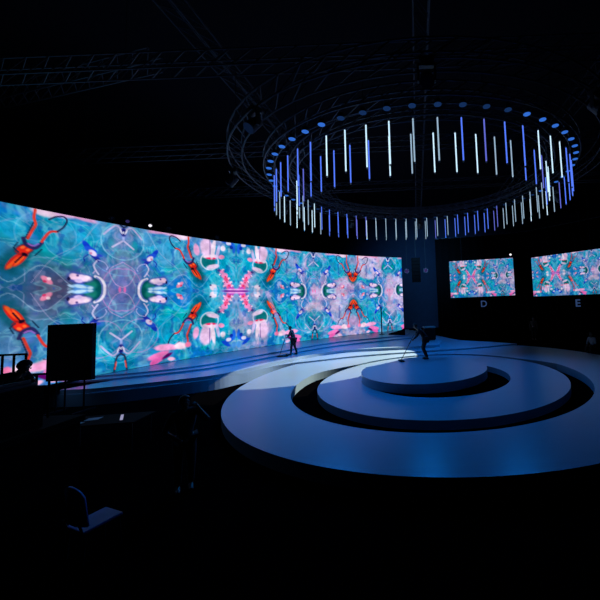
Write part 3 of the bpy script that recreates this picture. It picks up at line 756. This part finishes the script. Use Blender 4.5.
def person(label, loc, rz, pose, shirt, trousers, scale=1.0, sleeves=True, group=None):
    """faces local +X; one skinned body, clothes and hair are its children"""
    J = {k: Vector(v) for k, v in BASE.items()}
    for k, v in pose.items(): J[k] = Vector(v)
    names = list(BASE); ix = {k: i for i, k in enumerate(names)}
    V = [J[k] for k in names]; R_ = [RAD[k]*.93 for k in names]; E_ = [(ix[a], ix[c]) for a, c in LINKS]; roots = {ix['pelvis']}
    # feet inside the shoes
    for s_ in 'lr':
        an = J['an'+s_]; fwd = pose.get('toe'+s_+'_dir', (1, 0, 0)); V.append(an+Vector(fwd)*.14-Vector((0, 0, .06))); R_.append(.035); E_.append((ix['an'+s_], len(V)-1))
    # hands: palm, four fingers and a thumb, gently curled
    for s_, sg in (('l', 1), ('r', -1)):
        el, wr = J['el'+s_], J['wr'+s_]; d = (wr-el).normalized()
        cu = Vector(pose.get('curl'+s_, (.5, 0, -.2))); cu = (cu-d*cu.dot(d)).normalized(); side = d.cross(cu).normalized()
        palm = wr+d*.075; V.append(palm); R_.append(.032); E_.append((ix['wr'+s_], len(V)-1))
        for f, ln in enumerate((.075, .085, .08, .062)):
            q = palm+side*(.03-.02*f)+d*.005; i0 = len(V)
            for k, (al, cl) in enumerate(((0, 0), (.45, .12), (.8, .5), (.85, .9))):
                V.append(q+d*ln*al+cu*ln*cl); R_.append(.0095-.0008*k)
                if k: E_.append((i0+k-1, i0+k))
            roots.add(i0)
        q = palm-d*.04+side*.03; i0 = len(V)
        for k, (al, cl, sl) in enumerate(((0, 0, 0), (.02, .02, .025), (.045, .045, .025))):
            V.append(q+d*al+cu*cl+side*sl); R_.append(.011-.001*k)
            if k: E_.append((i0+k-1, i0+k))
        roots.add(i0)
    # nose, chin and ears grow from the head
    hd = (J['crown']-J['neck']).normalized(); fw = Vector(pose.get('look', (1, 0, 0))); fw = (fw-hd*fw.dot(hd)).normalized(); lf = hd.cross(fw)
    fc = J['face']
    for p, q, r in ((fc+fw*.07+hd*.01, fc+fw*.108-hd*.015, .014), (fc+lf*.07, fc+lf*.096+hd*.012, .018), (fc-lf*.07, fc-lf*.096+hd*.012, .018), (fc+fw*.06-hd*.075, fc+fw*.085-hd*.08, .022)):
        V.append(p); R_.append(r); roots.add(len(V)-1); V.append(q); R_.append(r*.8); E_.append((len(V)-2, len(V)-1))
    body = skin2('person', V, E_, R_, roots, M['skin'], None, 2)
    body.location = loc; body.rotation_euler = (0, 0, rz); body.scale = (scale,)*3
    tag(body, label, 'person', group)
    # face
    bm_ = bmesh.new()
    for sg in (1, -1): bmesh.ops.create_uvsphere(bm_, u_segments=10, v_segments=8, radius=.013, matrix=Matrix.Translation(fc+fw*.078+lf*sg*.032+hd*.02))
    obj('eyes', bm_, M['hair'], body, True)
    bm_ = bmesh.new(); bar(bm_, fc+fw*.085+lf*.022-hd*.05, fc+fw*.085-lf*.022-hd*.05, .006); obj('mouth', bm_, M['skin'], body)
    # hair cap
    bm_ = bmesh.new(); rot = Matrix((fw, lf, hd)).transposed().to_4x4()
    bmesh.ops.create_uvsphere(bm_, u_segments=20, v_segments=14, radius=1, matrix=Matrix.Translation(fc+hd*.022-fw*.018) @ rot @ Matrix.Diagonal((.105, .096, .112, 1)))
    c0 = fc+hd*.022-fw*.018
    dele = [v for v in bm_.verts if (v.co-c0).dot(fw) > .035 and (v.co-c0).dot(hd) < .05 or (v.co-c0).dot(hd) < -.06]
    bmesh.ops.delete(bm_, geom=dele, context='VERTS'); ho = obj('hair', bm_, M['hair'], body, True)
    so = ho.modifiers.new('thick', 'SOLIDIFY'); so.thickness = .015
    def garment(name, keys, links, grow, m, extra=()):
        kk = list(keys); jx = {k: i for i, k in enumerate(kk)}
        vv = [J[k] for k in kk]; rr = [RAD[k]*grow+.008 for k in kk]; ee = [(jx[a], jx[c]) for a, c in links]
        for base, p, r in extra: vv.append(p); rr.append(r); ee.append((jx[base], len(vv)-1))
        return skin2(name, vv, ee, rr, {0}, m, body, 2)
    cuff = []
    for s_ in 'lr':
        t_ = .95 if sleeves else .25; cuff.append(('el'+s_, J['el'+s_].lerp(J['wr'+s_], t_), .037 if sleeves else .046))
    cuff.append(('chest', J['chest'].lerp(J['neck'], .75), .062))
    garment('shirt', ['pelvis', 'belly', 'chest', 'shl', 'shr', 'ell', 'elr'], [('pelvis', 'belly'), ('belly', 'chest'), ('chest', 'shl'), ('chest', 'shr'), ('shl', 'ell'), ('shr', 'elr')], 1.1, shirt, cuff)
    garment('trousers', ['pelvis', 'hpl', 'hpr', 'knl', 'knr', 'anl', 'anr'], [('pelvis', 'hpl'), ('pelvis', 'hpr'), ('hpl', 'knl'), ('hpr', 'knr'), ('knl', 'anl'), ('knr', 'anr')], 1.12, trousers)
    for s_ in 'lr':
        an = J['an'+s_]; fwd = Vector(pose.get('toe'+s_+'_dir', (1, 0, 0)))
        skin2('shoe', [an-fwd*.05+Vector((0, 0, -.05)), an+fwd*.08+Vector((0, 0, -.055)), an+fwd*.19+Vector((0, 0, -.065))], [(0, 1), (1, 2)], [.046, .046, .036], {0}, M['shoe'], body, 2)
    return body

def wide_mop(name, label, cat, grip, foot, width, rz, m_pad):
    """handle from grip down to a flat pad lying on the floor"""
    t = thing(name, label, cat, foot, rz)
    mi = Matrix.Rotation(-rz, 4, 'Z'); g = mi @ (Vector(grip)-Vector(foot)); 
    bm_ = bmesh.new(); bar(bm_, (0, 0, .07), g, .016, 8); obj('handle', bm_, M['housing'], t)
    bm_ = bmesh.new(); bx(bm_, -.1, .1, -width/2, width/2, .012, .05); obj('pad', bm_, m_pad, t, bevel=.012)
    bm_ = bmesh.new(); bx(bm_, -.03, .03, -.09, .09, .05, .085); obj('swivel', bm_, M['cap'], t)
    return t

# mopping person on the terraced stage, facing left in the picture
person('person in dark clothes mopping the terraced stage in front of the video wall', (-7.25, 18.5, Z_C+.004), PI, dict(
    belly=(.03, 0, 1.12), chest=(.09, 0, 1.31), neck=(.15, 0, 1.47), chin=(.2, 0, 1.53), face=(.21, 0, 1.6), crown=(.2, 0, 1.68),
    shl=(.1, .17, 1.42), shr=(.1, -.17, 1.42), ell=(.2, .24, 1.15), elr=(.22, -.2, 1.16), wrl=(.36, .1, 1.06), wrr=(.4, -.04, 1.2),
    knl=(.1, .1, .5), anl=(.12, .11, .1), knr=(-.02, -.1, .5), anr=(-.16, -.1, .1), curll=(0, -1, 0), curlr=(0, 1, 0)), M['teal_vest'], M['black_trousers'], .95)
wide_mop('floor_mop', 'wide flat dust mop held by the person in front of the video wall', 'mop', (-7.63, 18.42, Z_C+1.18), (-7.85, 18.0, Z_C), .95, PI/2, M['black_cloth'])

# sweeper leaning over a mop on the central round platform
person('person in black leaning over a mop on the central round platform', (.27, 15.3, Z_D1+.004), PI+.12, dict(
    pelvis=(-.04, 0, .96), belly=(.04, 0, 1.1), chest=(.2, 0, 1.27), neck=(.33, 0, 1.42), chin=(.39, 0, 1.46), face=(.42, 0, 1.53), crown=(.42, 0, 1.61),
    shl=(.24, .18, 1.37), shr=(.24, -.18, 1.37), ell=(.36, .26, 1.12), elr=(.38, -.24, 1.1), wrl=(.52, .1, .96), wrr=(.42, -.03, 1.16),
    hpl=(-.04, .095, .92), hpr=(-.04, -.095, .92), knl=(.08, .09, .5), knr=(.1, -.09, .5), anl=(-.1, .09, .1), anr=(-.06, -.1, .1), curll=(0, -1, 0), curlr=(0, 1, 0), look=(1, 0, -.5)),
    M['dark_shirt'], M['black_trousers'], 1.03)
wide_mop('floor_mop', 'flat floor mop held out to the left on the central round platform', 'mop', (-.22, 15.22, Z_D1+1.2), (-.86, 15.03, Z_D1), .5, .35, M['black_cloth'])

# man in the dark foreground, one hand raised to his head
person('man in a dark shirt in the dark foreground, one hand raised to his head', (-4.6, 6.3, .004), math.radians(-50), dict(
    shl=(0, .19, 1.43), ell=(.2, .36, 1.24), wrl=(.12, .2, 1.5), wrr=(.3, -.1, 1.02), elr=(.0, -.3, 1.13), curll=(-.5, -.7, .2), curlr=(0, .6, .6), knl=(.06, .1, .5), look=(1, .25, -.1)),
    M['dark_shirt'], M['black_trousers'], 1.02, sleeves=False)
# distant people at the right
person('person in dark brown standing beyond the stage between signs D and E', (9.0, 25.0, .004), math.radians(-100), {}, M['brown_shirt'], M['black_trousers'], 1.0)
SEAT = dict(pelvis=(-.05, 0, .54), belly=(-.03, 0, .7), chest=(.02, 0, .9), neck=(.06, 0, 1.07), chin=(.09, 0, 1.13), face=(.1, 0, 1.2), crown=(.09, 0, 1.28),
            shl=(.02, .18, 1.01), shr=(.02, -.18, 1.01), ell=(.08, .24, .75), elr=(.08, -.24, .75), wrl=(.3, .12, .68), wrr=(.3, -.12, .68),
            hpl=(.0, .1, .52), hpr=(.0, -.1, .52), knl=(.42, .13, .53), knr=(.42, -.13, .53), anl=(.42, .13, .1), anr=(.42, -.13, .1))
person('seated person in a pale grey shirt beyond the right rim of the stage', (9.4, 17.4, .004), math.radians(-150), SEAT, M['grey_shirt'], M['black_trousers'], 1.0)

def chair(label, loc, rz, m, group=None):
    t = thing('chair', label, 'chair', loc, rz, group)
    bm_ = bmesh.new(); bx(bm_, -.24, .22, -.22, .22, .41, .45); obj('seat', bm_, m, t, bevel=.015)
    bm_ = bmesh.new(); prv = None
    for i in range(13):                           # curved, rounded-top back
        u = -1+2*i/12; h = .32+.22*math.sqrt(max(0, 1-(u*.92)**2)); y = u*.23; x = -.25+.05*u*u
        q = [bm_.verts.new((x, y, .5)), bm_.verts.new((x-.05, y, .5+h))]
        if prv: bm_.faces.new((prv[0], q[0], q[1], prv[1]))
        prv = q
    o_ = obj('backrest', bm_, m, t, True); sm_ = o_.modifiers.new('thick', 'SOLIDIFY'); sm_.thickness = .03
    for sx in (-.2, .18):
        for sy in (-.19, .19):
            bm_ = bmesh.new(); bar(bm_, (sx, sy, .41), (sx*1.12, sy*1.05, 0), .014); obj('leg', bm_, M['dark_truss'], t)
    for sy in (-.19, .19):
        bm_ = bmesh.new(); bar(bm_, (-.22, sy, .40), (-.27, sy, .56), .013); obj('back_support', bm_, M['dark_truss'], t)
    return t
chair('black chair under the seated person in grey beyond the stage rim', (9.4, 17.4, 0), math.radians(-150), M['black']).scale = (1, 1, .86)
chair('dark blue chair with a rounded back in the dark lower left foreground', (-4.83, 4.85, 0), math.radians(70), M['blue_plastic'])

# ------------------------------------------------------------------ control riser at the left edge
DK = 1.36
rs = thing('control_riser', 'black control platform at the left edge below the video wall', 'platform', (0, 0, 0))
b = bmesh.new(); bx(b, -11.5, -7.0, 4.9, 6.75, DK-.12, DK); obj('deck', b, M['black'], rs)
b = bmesh.new(); bx(b, -11.45, -7.05, 4.95, 6.7, .0, DK-.12); obj('skirt', b, M['black_cloth'], rs)
rl = thing('guard_rail', 'taller black guard rail behind the hunched operator at the left edge', 'railing', (0, 0, 0))
def rail(parent, pts, ztop, zlow, posts):
    bm_ = bmesh.new()
    for p, q in zip(pts[:-1], pts[1:]): bar(bm_, (*p, ztop), (*q, ztop), .022, 8)
    obj('top_rail', bm_, M['black'], parent)
    for p in posts:
        bm_ = bmesh.new(); bar(bm_, (*p, zlow), (*p, ztop), .02, 8); obj('post', bm_, M['black'], parent)
rail(rl, [(-11.3, 6.65), (-8.16, 6.65)], 2.66, DK, [(-11.28, 6.65), (-10.2, 6.65), (-9.3, 6.65), (-8.66, 6.65), (-8.42, 6.65), (-8.17, 6.65)])
rl2 = thing('guard_rail', 'lower black guard rail between the operator and the raised black panel', 'railing', (0, 0, 0))
rail(rl2, [(-8.12, 6.65), (-7.66, 6.65)], 2.24, DK, [(-8.1, 6.65), (-7.93, 6.65), (-7.67, 6.65)])
dk = thing('control_desk', 'black control desk on the left platform', 'desk', (-7.4, 5.72, DK))
b = bmesh.new(); bx(b, -.3, .36, -.45, .35, .74, .78); obj('top', b, M['black'], dk, bevel=.01)
b = bmesh.new(); bx(b, .3, .33, -.43, .33, .02, .74); obj('front_panel', b, M['black'], dk)
for sx in (-.26, .27):
    for sy in (-.4, .3):
        b = bmesh.new(); bar(b, (sx, sy, 0), (sx, sy, .74), .025); obj('leg', b, M['black'], dk)
mx_ = thing('lighting_console', 'low black lighting console on the control desk before the operator', 'console', (-7.36, 5.66, DK+.782))
b = bmesh.new(); bx(b, -.2, .2, -.36, .36, 0, .06); obj('body', b, M['housing'], mx_, bevel=.01)
for k in range(8):
    b = bmesh.new(); bx(b, -.16, -.1, -.32+k*.085, -.295+k*.085, .06, .08); obj('fader', b, M['cap'], mx_)
b = bmesh.new(); bx(b, .1, .13, -.32, .32, .06, .13); obj('display_panel', b, M['housing'], mx_)
OPS = dict(SEAT); OPS.update(chest=(.14, 0, .86), neck=(.27, 0, .99), chin=(.34, 0, 1.02), face=(.38, 0, 1.09), crown=(.4, 0, 1.17), shl=(.18, .18, .95), shr=(.18, -.18, .95), belly=(.02, 0, .69),
           ell=(.22, .28, .72), elr=(.22, -.28, .72), wrl=(.4, .1, .86), wrr=(.4, -.1, .86), look=(1, 0, -.6), knl=(.36, .13, .53), knr=(.36, -.13, .53), anl=(.3, .13, .1), anr=(.3, -.13, .1))
person('hunched operator seated at the control desk on the left platform', (-7.88, 6.08, DK+.004), 0.0, OPS, M['dark_shirt'], M['black_trousers'], 1.03)
chair('black chair under the operator on the left control platform', (-7.94, 6.08, DK+.002), 0, M['black']).scale = (1, 1, .86)

# large black panel raised on thin legs before the stage
fl = thing('raised_panel', 'large black rectangular panel raised on thin legs before the video wall', 'panel', (-12.5, 11.5, 0))
b = bmesh.new(); bx(b, -.76, .76, -.05, .05, 1.16, 3.06); obj('panel', b, M['black_cloth'], fl)
b = bmesh.new()
bx(b, -.81, -.76, -.07, .07, 1.11, 3.11); bx(b, .76, .81, -.07, .07, 1.11, 3.11); bx(b, -.76, .76, -.07, .07, 3.06, 3.11); bx(b, -.76, .76, -.07, .07, 1.11, 1.16); bmesh.ops.remove_doubles(b, verts=b.verts, dist=.001); obj('frame', b, M['black'], fl)
for sx in (-.5, -.18, .5):
    b = bmesh.new(); bar(b, (sx, 0, .03), (sx, 0, 1.1), .025, 8); obj('leg', b, M['black'], fl)
for sx in (-.5, .5):
    b = bmesh.new(); bx(b, sx-.04, sx+.04, -.4, .4, 0, .05); obj('foot', b, M['black'], fl)

# thin black pole on the upper deck
po = thing('thin_pole', 'thin black pole standing on the upper deck near the right end', 'pole', (-3.05, 26.5, Z_A))
b = bmesh.new(); bar(b, (0, 0, .03), (0, 0, 2.3), .05, 10); obj('shaft', b, M['black'], po)
b = bmesh.new(); bar(b, (0, 0, 0), (0, 0, .03), .22, 20); obj('base_plate', b, M['black'], po)

# black cloth heap and case at the right end of the stage
hp = thing('equipment_cover', 'long black tapering cloth-covered equipment at the right end of the stage', 'equipment', (0, 0, 0))
b = bmesh.new(); rowp = None
prof = [(-2.45, 26.3, .06), (-2.1, 26.1, .16), (-1.75, 25.85, .26), (-1.35, 25.6, .4), (-1.08, 25.5, .55)]
rings_ = []
for x, y, h in prof:
    rings_.append([b.verts.new((x, y+.35*math.cos(t_), Z_A+.004+h*max(0, math.sin(t_)))) for t_ in [PI*k/8 for k in range(9)]])
for r0_, r1_ in zip(rings_[:-1], rings_[1:]):
    for k in range(8): b.faces.new((r0_[k], r0_[k+1], r1_[k+1], r1_[k]))
    b.faces.new((r0_[8], r0_[0], r1_[0], r1_[8]))
b.faces.new(rings_[0]); b.faces.new(rings_[-1][::-1])
for v in b.verts:
    if v.co.x > -.7: v.co.z -= 0
obj('cover', b, M['black_cloth'], hp, True)
cs = thing('equipment_case', 'black equipment case with a grey lid standing behind the sweeper at the stage end', 'case', (.75, 22.6, Z_C), .2)
b = bmesh.new(); bx(b, -.4, .4, -.3, .3, .06, .85); obj('body', b, M['black'], cs, bevel=.02)
b = bmesh.new(); bx(b, -.41, .41, -.31, .31, .87, .97); obj('lid', b, M['case'], cs, bevel=.02)
for sx in (-.32, .32):
    for sy in (-.22, .22):
        b = bmesh.new(); bar(b, (sx-.02, sy, .04), (sx+.02, sy, .04), .04, 10); obj('caster', b, M['black'], cs)

# work table with papers and a lit phone in the dark foreground
tb = thing('folding_table', 'black folding table in the dark lower left foreground', 'table', (-8.1, 8.3, 0), .12)
b = bmesh.new(); bx(b, -.95, .95, -.4, .4, .71, .74); obj('tabletop', b, M['black'], tb, bevel=.008)
for sx in (-.85, .85):
    for sy in (-.33, .33):
        b = bmesh.new(); bar(b, (sx, sy, 0), (sx, sy, .71), .018); obj('leg', b, M['dark_truss'], tb)
ph = thing('phone', 'small lit phone propped up on the black folding table', 'phone', (-7.55, 8.15, .742), .35)
R_ = Matrix.Rotation(math.radians(-25), 4, 'X')
b = bmesh.new(); bx(b, -.035, .035, -.004, .004, 0, .15, R_); obj('body', b, M['housing'], ph)
b = bmesh.new(); bx(b, -.03, .03, -.006, -.004, .01, .14, R_); obj('screen', b, M['phone_lit'], ph)
for (x, y, r_, lab) in ((-8.45, 8.35, .3, 'white paper sheet lying flat on the folding table, the one farther back'), (-8.6, 8.05, -.15, 'white paper sheet lying flat near the front edge of the folding table')):
    b = bmesh.new(); bx(b, -.15, .15, -.1, .1, 0, .003); o = obj('paper_sheet', b, M['paper']); o.location = (x, y, .742); o.rotation_euler = (0, 0, r_); tag(o, lab, 'paper', 'papers on the folding table')

# ------------------------------------------------------------------ lights
def aim(o, target):
    d = Vector(target)-o.location; o.rotation_euler = d.to_track_quat('-Z', 'Y').to_euler()
def spot(name, loc, target, col, watts, angle, blend, size=.2, scale=(1, 1, 1)):
    l = bpy.data.lights.new(name, 'SPOT'); l.color = col; l.energy = watts; l.spot_size = math.radians(angle); l.spot_blend = blend; l.shadow_soft_size = size
    o_ = bpy.data.objects.new(name, l); COL.objects.link(o_); o_.location = loc; aim(o_, target); o_.scale = scale; return o_
BLUE = (.0, .25, 1.0)
LZ = ZT-.25
for k, (a, r_, w, tx, ty, an) in enumerate(((150, 5.35, 1300, -2.6, 12.0, 92), (35, 5.35, 800, 2.6, 12.2, 92), (185, 5.35, 850, -3.2, 10.8, 80), (90, 5.35, 500, .6, 12.6, 95),
                                     (120, 5.35, 4200, -7.5, 19.5, 75), (70, 5.35, 2200, 1.0, 21.0, 80), (160, 5.35, 3800, -11.5, 13.4, 65))):
    x, y, z = ringp(r_, math.radians(a), LZ)
    spot('blue_spot', (x, y, z), (tx, ty, .4), BLUE, w, an, .9, .8)
spot('added_blue_wall_fill', (0, 23.0, 9.0), (1.5, 40, 5.5), (.12, .48, 1.0), 4800, 70, 1.0, 2.5)  # added unseen light that lifts the navy back wall, no fixture modelled
# cool white profile spot on the back left of the rings
spot('white_spot', (6.4, 25.0, 10.2), (-3.5, 16.75, .4), (1.0, .84, .66), 43000, 20.2, .03, .03, (1, 1, 1))

w = bpy.data.worlds.new('hall'); scene.world = w; w.use_nodes = True
w.node_tree.nodes['Background'].inputs['Color'].default_value = (.1, .2, .5, 1)
w.node_tree.nodes['Background'].inputs['Strength'].default_value = .0

# ------------------------------------------------------------------ camera
cam = bpy.data.cameras.new('camera'); co = bpy.data.objects.new('camera', cam); COL.objects.link(co)
f_px, pitch, py, roll, px = 316.6, .068826, 278.92, -.04153, 416.4
cam.sensor_fit = 'HORIZONTAL'; cam.sensor_width = 36.0; cam.lens = f_px/600*36.0
cam.shift_x = (300-px)/600; cam.shift_y = (py-300)/600; cam.clip_start = .05; cam.clip_end = 200
fw = Vector((0, math.cos(pitch), math.sin(pitch))); up = Vector((0, -math.sin(pitch), math.cos(pitch))); rt = Vector((1, 0, 0))
r2 = rt*math.cos(roll)+up*math.sin(roll); u2 = -rt*math.sin(roll)+up*math.cos(roll)
mw = Matrix((r2, u2, -fw)).transposed().to_4x4(); mw.translation = (0, 0, EYE)
co.matrix_world = mw
scene.camera = co
